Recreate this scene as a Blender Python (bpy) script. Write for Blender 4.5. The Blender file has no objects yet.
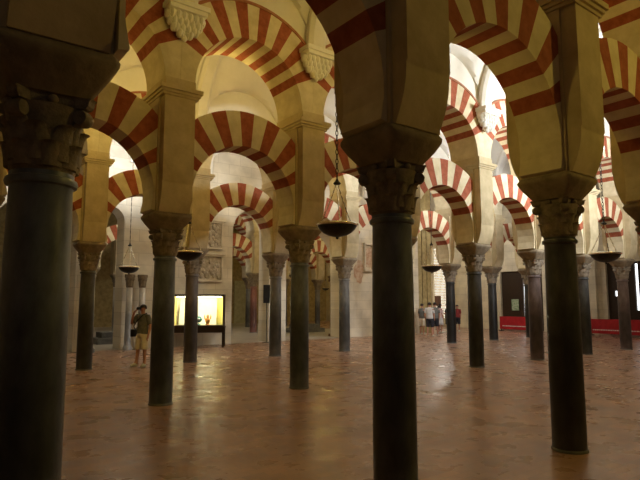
import bpy, bmesh, math, random
from mathutils import Vector, Matrix

random.seed(7)
PI = math.pi
SC = bpy.context.scene
COL = SC.collection
SCALE = 1.15                      # layout units -> metres, applied once at the end

# ----------------------------------------------------------------- layout
YAW = math.radians(53.08)
UX, UY = math.sin(YAW), math.cos(YAW)          # along the arcades
VX, VY = -UY, UX                               # across the aisles
ROT = math.atan2(UY, UX)
B, S = 2.618, 5.167                            # bay, aisle
X0, Y0 = -2.481, 8.607


def W(u, v, z=0.0):
    return Vector((X0 + UX * u + VX * v, Y0 + UY * u + VY * v, z))


def UVof(x, y):
    dx, dy = x - X0, y - Y0
    return dx * UX + dy * UY, dx * VX + dy * VY


# rows of columns by distance: name -> v coordinate
ROWV = {3: -S, 2: 0.0, 1: S, 0: 2 * S, -1: 3 * S, -2: 4 * S}
ENDU = 23.3


ROFF = {3: -.03, 2: .005, 1: .115, 0: .1, -1: .1, -2: .1}       # the arcades do not line up perfectly


def ku(k, row=None):
    return k * B + (ROFF[row] if row is not None else 0.03)


# ----------------------------------------------------------------- materials
def new_mat(name):
    m = bpy.data.materials.new(name)
    m.use_nodes = True
    nt = m.node_tree
    return m, nt, nt.nodes['Principled BSDF']


def srgb(r, g, b):
    f = lambda c: c / 12.92 if c <= 0.04045 else ((c + 0.055) / 1.055) ** 2.4
    return (f(r / 255), f(g / 255), f(b / 255), 1)


def noisy(name, c1, c2, scale=6.0, rough=0.8, bump=0.1, metal=0.0, detail=6.0, stretch=(1, 1, 1), spec=0.3, bscale=None, lo=.35, hi=.65):
    m, nt, p = new_mat(name)
    tc = nt.nodes.new('ShaderNodeTexCoord')
    mp = nt.nodes.new('ShaderNodeMapping')
    mp.inputs['Scale'].default_value = stretch
    n = nt.nodes.new('ShaderNodeTexNoise')
    n.inputs['Scale'].default_value = scale
    n.inputs['Detail'].default_value = detail
    n.inputs['Roughness'].default_value = .62
    r = nt.nodes.new('ShaderNodeValToRGB')
    r.color_ramp.elements[0].position = lo
    r.color_ramp.elements[1].position = hi
    r.color_ramp.elements[0].color = c1
    r.color_ramp.elements[1].color = c2
    L = nt.links.new
    L(tc.outputs['Object'], mp.inputs['Vector'])
    L(mp.outputs['Vector'], n.inputs['Vector'])
    L(n.outputs['Fac'], r.inputs['Fac'])
    L(r.outputs['Color'], p.inputs['Base Color'])
    p.inputs['Roughness'].default_value = rough
    p.inputs['Metallic'].default_value = metal
    p.inputs['Specular IOR Level'].default_value = spec
    if bump:
        n2 = nt.nodes.new('ShaderNodeTexNoise')
        n2.inputs['Scale'].default_value = bscale or scale * 5
        n2.inputs['Detail'].default_value = 5
        bp = nt.nodes.new('ShaderNodeBump')
        bp.inputs['Strength'].default_value = bump
        bp.inputs['Distance'].default_value = .02
        L(mp.outputs['Vector'], n2.inputs['Vector'])
        L(n2.outputs['Fac'], bp.inputs['Height'])
        L(bp.outputs['Normal'], p.inputs['Normal'])
    return m


def emit(name, col, strength):
    m, nt, p = new_mat(name)
    p.inputs['Base Color'].default_value = col
    p.inputs['Emission Color'].default_value = col
    p.inputs['Emission Strength'].default_value = strength
    return m


def brick_mat(name, c1, c2, mortar, bw, bh, msize, rough, bump, spec=.4, var=.5, coord='Object', rot=0.0, axes=None, rvar=.0, off=.5):
    m, nt, p = new_mat(name)
    L = nt.links.new
    tc = nt.nodes.new('ShaderNodeTexCoord')
    src = tc.outputs[coord]
    if axes:                                   # pick which two axes carry the pattern
        sp = nt.nodes.new('ShaderNodeSeparateXYZ')
        cb = nt.nodes.new('ShaderNodeCombineXYZ')
        L(src, sp.inputs[0])
        L(sp.outputs[axes[0]], cb.inputs[0])
        L(sp.outputs[axes[1]], cb.inputs[1])
        src = cb.outputs[0]
    mp = nt.nodes.new('ShaderNodeMapping')
    mp.inputs['Rotation'].default_value = (0, 0, rot)
    L(src, mp.inputs['Vector'])
    bt = nt.nodes.new('ShaderNodeTexBrick')
    bt.offset = off
    bt.inputs['Scale'].default_value = 1
    bt.inputs['Brick Width'].default_value = bw
    bt.inputs['Row Height'].default_value = bh
    bt.inputs['Mortar Size'].default_value = msize
    bt.inputs['Mortar Smooth'].default_value = .4
    bt.inputs['Bias'].default_value = 0
    bt.inputs['Color1'].default_value = c1
    bt.inputs['Color2'].default_value = c2
    bt.inputs['Mortar'].default_value = mortar
    L(mp.outputs['Vector'], bt.inputs['Vector'])
    n = nt.nodes.new('ShaderNodeTexNoise')
    n.inputs['Scale'].default_value = 1.3
    n.inputs['Detail'].default_value = 7
    L(mp.outputs['Vector'], n.inputs['Vector'])
    mr = nt.nodes.new('ShaderNodeMapRange')
    mr.inputs['From Min'].default_value = .3
    mr.inputs['From Max'].default_value = .7
    mr.inputs['To Min'].default_value = 1 - var
    mr.inputs['To Max'].default_value = 1 + var * .5
    L(n.outputs['Fac'], mr.inputs['Value'])
    mx = nt.nodes.new('ShaderNodeMix')
    mx.data_type = 'RGBA'
    mx.blend_type = 'MULTIPLY'
    mx.inputs['Factor'].default_value = 1
    L(bt.outputs['Color'], mx.inputs[6])
    L(mr.outputs['Result'], mx.inputs[7])
    L(mx.outputs[2], p.inputs['Base Color'])
    p.inputs['Specular IOR Level'].default_value = spec
    p.inputs['Roughness'].default_value = rough
    if rvar:
        m2 = nt.nodes.new('ShaderNodeMapRange')
        m2.inputs['From Min'].default_value = .3
        m2.inputs['From Max'].default_value = .7
        m2.inputs['To Min'].default_value = rough - rvar
        m2.inputs['To Max'].default_value = rough + rvar
        n3 = nt.nodes.new('ShaderNodeTexNoise')
        n3.inputs['Scale'].default_value = 2.2
        n3.inputs['Detail'].default_value = 5
        L(mp.outputs['Vector'], n3.inputs['Vector'])
        L(n3.outputs['Fac'], m2.inputs['Value'])
        L(m2.outputs['Result'], p.inputs['Roughness'])
    bp = nt.nodes.new('ShaderNodeBump')
    bp.inputs['Strength'].default_value = bump
    bp.inputs['Distance'].default_value = .01
    n4 = nt.nodes.new('ShaderNodeTexNoise')
    n4.inputs['Scale'].default_value = 2.5
    n4.inputs['Detail'].default_value = 2
    L(mp.outputs['Vector'], n4.inputs['Vector'])
    ad = nt.nodes.new('ShaderNodeMath')
    ad.operation = 'SUBTRACT'
    L(n4.outputs['Fac'], ad.inputs[0])
    L(bt.outputs['Fac'], ad.inputs[1])
    L(ad.outputs[0], bp.inputs['Height'])
    L(bp.outputs['Normal'], p.inputs['Normal'])
    return m


M = {}
M['floor'] = brick_mat('terracotta_tiles', (.42, .245, .158, 1), (.32, .188, .128, 1), (.25, .155, .112, 1), .26, .13, .004, .30, .006,
                       spec=.5, var=.30, rot=0.0, rvar=.09)
M['marble_floor'] = brick_mat('pale_marble_floor', (.50, .46, .40, 1), (.42, .39, .34, 1), (.28, .26, .23, 1), 1.0, 1.0, .008, .3, .1, var=.2, off=0)
M['stone'] = noisy('golden_limestone', (.48, .385, .22, 1), (.64, .53, .33, 1), 3.0, .85, .25, lo=.3, hi=.7)
M['stone_dk'] = noisy('impost_stone_shaded', (.20, .155, .10, 1), (.34, .27, .175, 1), 5.0, .85, .3)  # colour darkened to stand in for shade under the pier
M['capital'] = noisy('carved_capital_shaded', (.15, .12, .085, 1), (.30, .24, .17, 1), 9.0, .8, .35)  # darker base colour carries the shade below the imposts
M['cream'] = noisy('cream_voussoir', (.62, .53, .33, 1), (.76, .67, .47, 1), 3.5, .85, .2)
M['red'] = noisy('red_brick_voussoir', (.28, .07, .03, 1), (.41, .12, .06, 1), 7.0, .85, .25)
M['hood'] = noisy('hood_plaster_red', (.34, .13, .07, 1), (.45, .2, .11, 1), 7.0, .85, .1)
M['plaster'] = noisy('vault_plaster', (.74, .70, .60, 1), (.83, .79, .70, 1), 1.2, .9, .06)
M['corbel'] = noisy('corbel_plaster', (.82, .80, .72, 1), (.92, .9, .84, 1), 4, .85, .2)
M['ashlar'] = brick_mat('ashlar_wall', (.74, .67, .53, 1), (.66, .59, .46, 1), (.5, .43, .33, 1), 1.1, .46, .008, .88, .3, spec=.2, var=.22, axes=(0, 2))
M['ashlar_end'] = brick_mat('ashlar_end_wall', (.70, .62, .46, 1), (.62, .54, .40, 1), (.48, .4, .3, 1), 1.0, .45, .008, .88, .3, spec=.2, var=.2, axes=(1, 2))
M['relief'] = noisy('carved_relief_stone', (.34, .29, .22, 1), (.62, .54, .42, 1), 9, .85, .9, bscale=16)
M['dark_wood'] = noisy('dark_wood', (.02, .012, .008, 1), (.05, .028, .015, 1), 8, .45, .1, stretch=(1, 1, 6))
M['brown_wood'] = noisy('brown_wood', (.10, .045, .022, 1), (.17, .08, .04, 1), 8, .5, .1, stretch=(4, 4, .6))
M['gold_stone'] = noisy('gilded_stone', (.27, .20, .085, 1), (.44, .34, .15, 1), 4, .7, .2)
M['metal'] = noisy('blackened_bronze', (.012, .011, .009, 1), (.03, .027, .02, 1), 14, .42, .1, metal=.2)
M['brass'] = noisy('pale_brass_rim', (.86, .80, .62, 1), (.93, .88, .72, 1), 20, .22, .02, metal=1.0)
M['chain'] = noisy('iron_chain', (.02, .017, .014, 1), (.06, .05, .04, 1), 30, .5, 0, metal=.6)
M['cup'] = noisy('milky_glass_cup', (.75, .72, .62, 1), (.85, .82, .74, 1), 20, .25, 0, spec=.6)
M['red_cloth'] = noisy('crimson_board', (.34, .012, .018, 1), (.46, .02, .028, 1), 4, .6, .05)
M['white_paint'] = noisy('white_letter_paint', (.75, .72, .7, 1), (.82, .8, .78, 1), 9, .6, 0)
M['black'] = noisy('black_plastic', (.008, .008, .009, 1), (.02, .02, .022, 1), 9, .5, .05)
M['window'] = emit('daylit_window', (1, .98, .92, 1), 1.7)
M['slit'] = emit('daylit_gap', (.95, .98, 1, 1), 2.2)
M['case_light'] = emit('lamp_tube', (1, .94, .64, 1), 300)
M['case_board'] = noisy('white_display_board', (.80, .78, .60, 1), (.86, .84, .68, 1), 3, .7, 0)
M['case_side'] = noisy('yellow_display_side', (.72, .62, .22, 1), (.8, .7, .28, 1), 3, .6, 0)
M['teal'] = noisy('teal_enamel', (.02, .09, .10, 1), (.10, .28, .28, 1), 14, .4, .1)
M['orange'] = noisy('orange_enamel', (.55, .22, .05, 1), (.75, .36, .12, 1), 14, .4, .1)
M['poster'] = noisy('green_poster', (.10, .22, .10, 1), (.55, .6, .45, 1), 11, .6, 0)
M['skin'] = noisy('skin', (.42, .20, .13, 1), (.5, .26, .17, 1), 9, .6, 0)
M['hair'] = noisy('dark_hair', (.015, .010, .008, 1), (.04, .027, .02, 1), 30, .6, .2)
M['grey_shirt'] = noisy('grey_shirt', (.10, .10, .095, 1), (.17, .17, .155, 1), 9, .85, .2)
M['khaki'] = noisy('khaki_cloth', (.66, .59, .48, 1), (.74, .67, .56, 1), 9, .85, .2)
M['shoe'] = noisy('pale_shoe', (.5, .5, .42, 1), (.68, .68, .58, 1), 12, .7, .1)
M['white_shirt'] = noisy('white_shirt', (.5, .48, .47, 1), (.62, .6, .58, 1), 8, .85, .2)
M['navy'] = noisy('dark_cloth', (.015, .015, .02, 1), (.035, .033, .04, 1), 9, .85, .2)
M['pink_shirt'] = noisy('pink_shirt', (.6, .42, .42, 1), (.7, .52, .52, 1), 8, .85, .2)
M['maroon'] = noisy('maroon_shirt', (.2, .03, .03, 1), (.3, .05, .05, 1), 8, .85, .2)
M['fresco'] = noisy('faded_fresco', (.42, .22, .13, 1), (.66, .55, .42, 1), 5, .9, .1)
M['slate'] = noisy('grey_step_stone', (.10, .10, .095, 1), (.19, .185, .175, 1), 4, .7, .2)


def marble(name, dark, light, scale=2.2):
    m = noisy(name, dark, light, scale * 1.6, .36, .1, detail=10, stretch=(1.6, 1.6, .8), spec=.45, bscale=14, lo=.3, hi=.7)
    # darker over the lower shaft, with a ragged upper edge and a paler foot
    nt = m.node_tree
    L = nt.links.new
    p = nt.nodes['Principled BSDF']
    src = p.inputs['Base Color'].links[0].from_socket
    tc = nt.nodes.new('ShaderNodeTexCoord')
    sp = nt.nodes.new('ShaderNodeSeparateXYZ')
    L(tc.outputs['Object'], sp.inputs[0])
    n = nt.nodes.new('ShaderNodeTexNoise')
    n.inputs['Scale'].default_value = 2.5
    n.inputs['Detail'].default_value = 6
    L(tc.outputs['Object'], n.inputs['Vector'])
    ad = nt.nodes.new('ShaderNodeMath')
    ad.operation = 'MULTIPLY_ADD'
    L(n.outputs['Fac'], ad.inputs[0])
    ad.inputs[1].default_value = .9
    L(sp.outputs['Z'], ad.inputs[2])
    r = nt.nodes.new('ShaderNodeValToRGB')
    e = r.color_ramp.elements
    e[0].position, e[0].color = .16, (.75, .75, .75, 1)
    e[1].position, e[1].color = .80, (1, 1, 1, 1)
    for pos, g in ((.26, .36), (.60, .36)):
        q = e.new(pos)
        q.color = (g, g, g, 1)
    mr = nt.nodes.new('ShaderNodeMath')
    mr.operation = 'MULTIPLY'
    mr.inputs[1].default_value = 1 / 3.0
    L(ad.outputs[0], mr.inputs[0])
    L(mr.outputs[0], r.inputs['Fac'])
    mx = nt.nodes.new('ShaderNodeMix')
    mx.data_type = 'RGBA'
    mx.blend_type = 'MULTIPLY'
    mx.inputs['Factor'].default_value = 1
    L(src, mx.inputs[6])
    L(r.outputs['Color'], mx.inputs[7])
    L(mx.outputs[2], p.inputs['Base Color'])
    return m


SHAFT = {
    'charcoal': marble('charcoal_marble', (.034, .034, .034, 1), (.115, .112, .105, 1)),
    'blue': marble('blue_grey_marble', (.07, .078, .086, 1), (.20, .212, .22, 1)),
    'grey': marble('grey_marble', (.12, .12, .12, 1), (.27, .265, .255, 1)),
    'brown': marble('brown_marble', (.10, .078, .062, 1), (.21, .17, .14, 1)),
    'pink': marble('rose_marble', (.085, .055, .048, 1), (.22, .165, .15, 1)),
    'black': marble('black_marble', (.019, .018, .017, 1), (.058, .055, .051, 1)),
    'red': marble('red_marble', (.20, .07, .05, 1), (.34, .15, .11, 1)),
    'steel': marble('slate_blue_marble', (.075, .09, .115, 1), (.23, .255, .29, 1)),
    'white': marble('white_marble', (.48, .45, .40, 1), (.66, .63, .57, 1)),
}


# ----------------------------------------------------------------- mesh helper
class MB:
    def __init__(self):
        self.v, self.f, self.m = [], [], []

    def add(self, verts, faces, mi=0):
        b = len(self.v)
        self.v += [tuple(q) for q in verts]
        for f in faces:
            self.f.append(tuple(b + i for i in f))
            self.m.append(mi)

    def box(self, c, d, mi=0, mat=None):
        x, y, z = c
        a, b, e = d[0] / 2, d[1] / 2, d[2] / 2
        vs = [Vector((sx * a, sy * b, sz * e)) for sz in (-1, 1) for sy in (-1, 1) for sx in (-1, 1)]
        if mat is not None:
            vs = [mat @ q for q in vs]
        vs = [q + Vector(c) for q in vs]
        self.add(vs, [(0, 2, 3, 1), (4, 5, 7, 6), (0, 1, 5, 4), (2, 6, 7, 3), (0, 4, 6, 2), (1, 3, 7, 5)], mi)

    def b2(self, x0, x1, y0, y1, z0, z1, mi=0):
        self.box(((x0 + x1) / 2, (y0 + y1) / 2, (z0 + z1) / 2), (x1 - x0, y1 - y0, z1 - z0), mi)

    def loft(self, rings, mi=0, cap=True, closed=True):
        b = len(self.v)
        n = len(rings[0])
        for r in rings:
            self.v += [tuple(q) for q in r]
        for i in range(len(rings) - 1):
            for j in range(n if closed else n - 1):
                k = (j + 1) % n
                self.f.append((b + i * n + j, b + i * n + k, b + (i + 1) * n + k, b + (i + 1) * n + j))
                self.m.append(mi)
        if cap and closed:
            self.f.append(tuple(b + j for j in range(n))[::-1])
            self.m.append(mi)
            self.f.append(tuple(b + (len(rings) - 1) * n + j for j in range(n)))
            self.m.append(mi)

    def lathe(self, prof, n=24, c=(0, 0, 0), mi=0, mat=None, cap=True):
        rings = []
        for r, z in prof:
            ring = []
            for j in range(n):
                a = 2 * PI * j / n
                q = Vector((r * math.cos(a), r * math.sin(a), z))
                if mat is not None:
                    q = mat @ q
                ring.append(q + Vector(c))
            rings.append(ring)
        self.loft(rings, mi, cap)

    def tube(self, pts, r, n=8, mi=0, closed=False):
        pts = [Vector(p) for p in pts]
        N = len(pts)
        rings = []
        for i, p in enumerate(pts):
            if closed:
                t = pts[(i + 1) % N] - pts[i - 1]
            else:
                t = pts[min(i + 1, N - 1)] - pts[max(i - 1, 0)]
            t.normalize()
            ref = Vector((0, 0, 1)) if abs(t.z) < .9 else Vector((1, 0, 0))
            a = t.cross(ref).normalized()
            c = t.cross(a)
            rr = r[i] if isinstance(r, (list, tuple)) else r
            rings.append([p + a * rr * math.cos(2 * PI * j / n) + c * rr * math.sin(2 * PI * j / n) for j in range(n)])
        if closed:
            rings.append(rings[0])
        self.loft(rings, mi, cap=not closed)

    def ellip(self, c, r, n=10, m=7, mi=0):
        rings = []
        for i in range(m + 1):
            t = -PI / 2 + PI * i / m
            rr = max(math.cos(t), .02)
            rings.append([Vector(c) + Vector((r[0] * rr * math.cos(2 * PI * j / n), r[1] * rr * math.sin(2 * PI * j / n), r[2] * math.sin(t))) for j in range(n)])
        self.loft(rings, mi)

    def mesh(self, name, mats, smooth=False, bevel=0):
        me = bpy.data.meshes.new(name)
        me.from_pydata(self.v, [], self.f)
        for m in (mats if isinstance(mats, (list, tuple)) else [mats]):
            me.materials.append(m)
        me.polygons.foreach_set('material_index', self.m)
        bm = bmesh.new()
        bm.from_mesh(me)
        bmesh.ops.recalc_face_normals(bm, faces=bm.faces)
        if bevel:
            bmesh.ops.remove_doubles(bm, verts=bm.verts, dist=1e-5)
            es = [e for e in bm.edges if len(e.link_faces) == 2 and e.calc_face_angle(0) > .6]
            bmesh.ops.bevel(bm, geom=es, offset=bevel, segments=2, affect='EDGES', profile=.5)
        bm.to_mesh(me)
        bm.free()
        if smooth:
            me.polygons.foreach_set('use_smooth', [True] * len(me.polygons))
            if smooth != 'all':
                me.set_sharp_from_angle(angle=math.radians(40))
        me.update()
        return me

    def build(self, name, mats, parent=None, smooth=False, bevel=0):
        return link(name, self.mesh(name, mats, smooth, bevel), parent)


def link(name, me, parent=None, mat=None):
    o = bpy.data.objects.new(name, me)
    COL.objects.link(o)
    if parent:
        o.parent = parent
    if mat:
        o.material_slots[0].link = 'OBJECT'
        o.material_slots[0].material = mat
    return o


def tag(o, label, cat, group=None, kind=None):
    o['label'] = label
    o['category'] = cat
    if group:
        o['group'] = group
    if kind:
        o['kind'] = kind
    return o


def empty(name, loc, rz, label, cat, group=None):
    o = bpy.data.objects.new(name, None)
    COL.objects.link(o)
    o.location = loc
    o.rotation_euler = (0, 0, rz)
    o.empty_display_size = .1
    return tag(o, label, cat, group)


def struct(o):
    o['kind'] = 'structure'
    return o


def place(o, u, v, z=0.0):
    o.location = W(u, v, z)
    o.rotation_euler = (0, 0, ROT)
    return o


# ----------------------------------------------------------------- column meshes
Z_SH, Z_CAP, Z_IMP = 2.30, 2.72, 2.97


def m_shaft():
    m = MB()
    prof = [(.176, .03)]
    for i in range(1, 13):
        t = i / 12
        prof.append((.176 - .014 * t + .005 * math.sin(PI * t), .03 + 2.19 * t))
    prof += [(.164, 2.225), (.182, 2.232), (.188, 2.25), (.182, 2.268), (.166, 2.275), (.166, Z_SH)]
    m.lathe(prof, 40)
    return m.mesh('shaft', SHAFT['grey'], True)


def m_base():
    m = MB()
    m.lathe([(.186, 0), (.188, .012), (.184, .024), (.177, .0295), (.1, .0295)], 40)
    return m.mesh('base_ring', M['slate'], True)


def leaf(m, ang, z0, h, r0, wid, curl):
    n, w = 8, 5
    rows_f, rows_b = [], []
    for i in range(n + 1):
        t = i / n
        rad = r0 + .016 * t + curl * t ** 3.2
        z = z0 + h * (t - .22 * max(0, t - .72) ** 1.2 * 4)
        ww = wid * (1 - .38 * t ** 2.4) * (1 + .10 * math.sin(t * PI * 5))
        rf, rb = [], []
        for j in range(w):
            s = (j / (w - 1) - .5) * 2
            bul = .020 * (1 - s * s)
            a = ang + s * ww / rad
            for lst, q in ((rf, rad + bul), (rb, rad - .016)):
                lst.append(Vector((q * math.cos(a), q * math.sin(a), z)))
        rows_f.append(rf)
        rows_b.append(rb)
    rings = [rf + rb[::-1] for rf, rb in zip(rows_f, rows_b)]
    m.loft(rings)


def m_capital():
    m = MB()
    z = Z_SH
    m.lathe([(.165, z), (.172, z + .02), (.175, z + .12), (.185, z + .24), (.20, z + .33), (.21, z + .36), (.17, z + .362)], 32)
    for i in range(8):
        leaf(m, 2 * PI * i / 8, z + .02, .16, .172, .066, .022)
    for i in range(8):
        leaf(m, 2 * PI * (i + .5) / 8, z + .05, .24, .172, .07, .032)
    for i in range(4):                                  # corner volutes
        a = PI / 4 + i * PI / 2
        R = Matrix.Rotation(a, 3, 'Z') @ Matrix.Rotation(PI / 2, 3, 'X')
        c = Vector((.232 * math.cos(a), .232 * math.sin(a), z + .31))
        m.lathe([(.005, -.04), (.04, -.04), (.046, -.02), (.046, .02), (.04, .04), (.005, .04)], 14, c, 0, R)
        leaf(m, a, z + .15, .16, .178, .045, .03)
    for i in range(4):                                  # rosette in the middle of each side
        a = i * PI / 2
        m.ellip((.19 * math.cos(a), .19 * math.sin(a), z + .385), (.03, .03, .026), 10, 6)
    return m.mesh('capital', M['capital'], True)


def m_abacus():
    m = MB()

    def ring(h, z):
        pts = []
        for i in range(4):
            a = PI / 4 + i * PI / 2
            c = Vector((math.cos(a), math.sin(a), 0)) * h * 1.414
            d = Vector((-math.sin(a), math.cos(a), 0))
            pts += [c - d * .03, c + d * .03]
            a2 = a + PI / 4
            for k in (-.5, 0, .5):
                e = Vector((math.cos(a2), math.sin(a2), 0)) * (h * .84 if k == 0 else h * .88)
                pts.append(e + Vector((-math.sin(a2), math.cos(a2), 0)) * k * h * 1.1)
        return [p + Vector((0, 0, z)) for p in pts]
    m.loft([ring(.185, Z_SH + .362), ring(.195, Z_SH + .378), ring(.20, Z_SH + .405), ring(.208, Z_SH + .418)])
    return m.mesh('abacus', M['capital'])


def m_impost():
    m = MB()
    prof = [(.20, Z_CAP), (.212, Z_CAP + .02), (.24, Z_CAP + .06), (.275, Z_CAP + .11), (.306, Z_CAP + .165), (.318, Z_CAP + .19), (.320, Z_CAP + .215), (.30, Z_CAP + .25)]
    rings = []
    for h, z in prof:
        c = .035
        rings.append([Vector((x, y, z)) for x, y in ((-h, -h + c), (-h + c, -h), (h - c, -h), (h, -h + c), (h, h - c), (h - c, h), (-h + c, h), (-h, h - c))])
    m.loft(rings)
    return m.mesh('impost_block', M['stone_dk'], True)


PU = .28                 # half width of the lower pier along the arcade
ZC0, ZC1 = 4.80, 4.95    # cornice
ZU = 5.10                # springing of the upper arch
DU = .45                 # half depth of the upper wall


def m_pier():
    m = MB()
    m.b2(-PU, PU, -.28, .28, Z_IMP, ZC0)
    for s in (-1, 1):                                   # pilaster strips on rolled corbels
        prof = [(.26, Z_IMP), (.315, Z_IMP), (.345, 3.03), (.38, 3.11), (.41, 3.20), (.43, 3.30), (.438, 3.40), (.438, 3.43), (DU, 3.445), (DU, ZC0), (.26, ZC0)]
        m.loft([[Vector((x, s * y, z)) for y, z in prof] for x in (-.25, .25)])
    return m.mesh('pier', M['stone'], True)


def m_cornice():
    m = MB()
    for (a, b, z0, z1) in ((.30, .47, ZC0, ZC0 + .04), (.325, .50, ZC0 + .04, ZC0 + .085), (.35, .53, ZC0 + .085, ZC1)):
        m.b2(-a, a, -b, b, z0 + .0005, z1)
    m.b2(-.25, .25, -DU, DU, ZC1, ZU)
    return m.mesh('cornice', M['stone'])


ME = dict(shaft=m_shaft(), base=m_base(), capital=m_capital(), abacus=m_abacus(), impost=m_impost(), pier=m_pier(), cornice=m_cornice())
COLUMNS = {}


def column(row, k, stone, label, group=None, du=0.0, dv=0.0, upper=True):
    u = ku(k, row) + du
    r = empty('column', W(u, ROWV[row] + dv), ROT, label, 'column', group)
    r['kind'] = 'thing'
    link('shaft', ME['shaft'], r, SHAFT[stone])
    link('base_ring', ME['base'], r)
    c = link('capital', ME['capital'], r)
    link('abacus', ME['abacus'], c)
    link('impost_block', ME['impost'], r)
    link('pier', ME['pier'], r)
    if upper:
        link('cornice', ME['cornice'], r)
    COLUMNS[(row, k)] = r
    return r


# ----------------------------------------------------------------- arches
def arch_mesh(name, zc, rin, rout, halfdepth, uclip, a_lo, a_st, nst, hood=False):
    """Radial stones between the inner curve and rout, stopped at |u| = uclip."""
    m = MB()
    angs = [(a_lo, 1)]
    seq = []
    nlow = 4
    for i in range(nlow):
        seq.append((a_lo + (a_st - a_lo) * i / nlow, a_lo + (a_st - a_lo) * (i + 1) / nlow, 1))
    w = (PI - 2 * a_st) / nst
    for i in range(nst):
        for h in (0, 1):
            seq.append((a_st + w * (i + h / 2), a_st + w * (i + (h + 1) / 2), 0 if i % 2 == 0 else 1))
    for i in range(nlow):
        seq.append((PI - a_st + (a_st - a_lo) * i / nlow, PI - a_st + (a_st - a_lo) * (i + 1) / nlow, 1))

    def ro(a):
        c = abs(math.cos(a))
        return min(rout, uclip / c if c > 1e-6 else rout)

    d = halfdepth
    for a, b, mi in seq:
        q = []
        for y in (-d, d):
            for t in (a, b):
                for r in (rin, ro(t)):
                    q.append((r * math.cos(t), y, zc + r * math.sin(t)))
        # order: 0 a-in 1 a-out 2 b-in 3 b-out (front), 4..7 back
        m.add(q, [(0, 1, 3, 2), (4, 6, 7, 5), (0, 2, 6, 4), (1, 5, 7, 3)], mi)
    # end faces
    for t in (a_lo, PI - a_lo):
        q = [(r * math.cos(t), y, zc + r * math.sin(t)) for y in (-d, d) for r in (rin, ro(t))]
        m.add(q, [(0, 2, 3, 1)], 1)
    return m.mesh(name, [M['red'], M['cream']])


def hood_mesh(zc, r0, r1, d, uclip):
    m = MB()
    rings = []
    for i in range(41):
        t = PI * i / 40
        if r1 * abs(math.cos(t)) > uclip:
            continue
        rings.append([Vector((r * math.cos(t), y, zc + r * math.sin(t))) for r, y in ((r0, -d), (r1, -d), (r1, d), (r0, d))])
    m.loft(rings)
    return m.mesh('hood_moulding', M['hood'])


LZ, LR, LRO = 3.27, 1.0, 1.62
UR, URO = B / 2 - .25 - .001, 1.70
ME['lower'] = arch_mesh('lower_arch', LZ, LR, LRO, .25, B / 2 - PU - .002, math.radians(-15.6), math.radians(25), 13)
ME['upper'] = arch_mesh('upper_arch', ZU + .002, UR, URO, .42, B / 2 - .001, math.radians(0), math.radians(27.5), 15)
ME['hood'] = hood_mesh(ZU, URO + .001, URO + .05, .44, B / 2 - .01)


def arch_lower(row, k, label, group=None):
    o = link('lower_arch', ME['lower'])
    place(o, ku(k, row) + B / 2, ROWV[row])
    tag(o, label, 'arch', group)
    return o


def arch_upper(row, k, label, group=None):
    r = empty('upper_arch', W(ku(k, row) + B / 2, ROWV[row]), ROT, label, 'arch', group)
    link('voussoirs', ME['upper'], r)
    link('hood_moulding', ME['hood'], r)
    return r


def spandrel(row, k0, k1, name):
    m = MB()
    top = 7.7
    d = .40
    n = 20
    for k in range(k0, k1):
        for i in range(n):
            us = []
            for t in (i / n, (i + 1) / n):
                x = -B / 2 + B * t
                zz = ZU + math.sqrt(max((URO + .052) ** 2 - x * x, 0))
                us.append((x, zz + .004))
            (xa, za), (xb, zb) = us
            q = [(ku(k, row) + B / 2 + x, y, z) for y in (-d, d) for x, z in ((xa, za), (xb, zb), (xb, top), (xa, top))]
            m.add(q, [(0, 1, 2, 3), (4, 7, 6, 5), (0, 4, 5, 1), (2, 6, 7, 3)])
    o = m.build(name, M['plaster'])
    place(o, 0, ROWV[row])
    return struct(o)


# ----------------------------------------------------------------- vaults
VS = 6.25


def vault_z(x, v):
    """x from bay centre (-B/2..B/2), v from aisle centre."""
    hv = S / 2 - .38
    bar = VS + 2.25 * math.sqrt(max(1 - (v / hv) ** 2, 0))
    lun = VS - .1 + 1.32 * math.sqrt(max(1 - (x / (B / 2 - .02)) ** 2, 0))
    return max(bar, lun)


def vault(vc, k0, k1, name, u0=0.0):
    m = MB()
    nu, nv = 14, 26
    hv = S / 2 - .38
    for k in range(k0, k1):
        idx = []
        b = len(m.v)
        for i in range(nu + 1):
            x = -B / 2 + B * i / nu
            for j in range(nv + 1):
                a = -PI / 2 + PI * j / nv
                v = hv * math.sin(a)
                m.v.append((ku(k) + B / 2 + x, v, vault_z(x, v)))
        for i in range(nu):
            for j in range(nv):
                p = b + i * (nv + 1) + j
                m.f.append((p, p + 1, p + nv + 2, p + nv + 1))
                m.m.append(0)
    o = m.build(name, M['plaster'], smooth=True)
    place(o, 0, vc)
    return struct(o)


def m_rib():
    m = MB()
    rings = []
    hv = S / 2 - .41
    for j in range(33):
        a = -PI / 2 + PI * j / 32
        ro = []
        for du, k in ((-.2, 0), (-.2, .10), (-.12, .15), (.12, .15), (.2, .10), (.2, 0)):
            ro.append(Vector((du, (hv - k) * math.sin(a), VS + .02 + (2.22 - k) * math.cos(a))))
        rings.append(ro)
    m.loft(rings)
    return m.mesh('vault_rib', M['plaster'])


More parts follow.
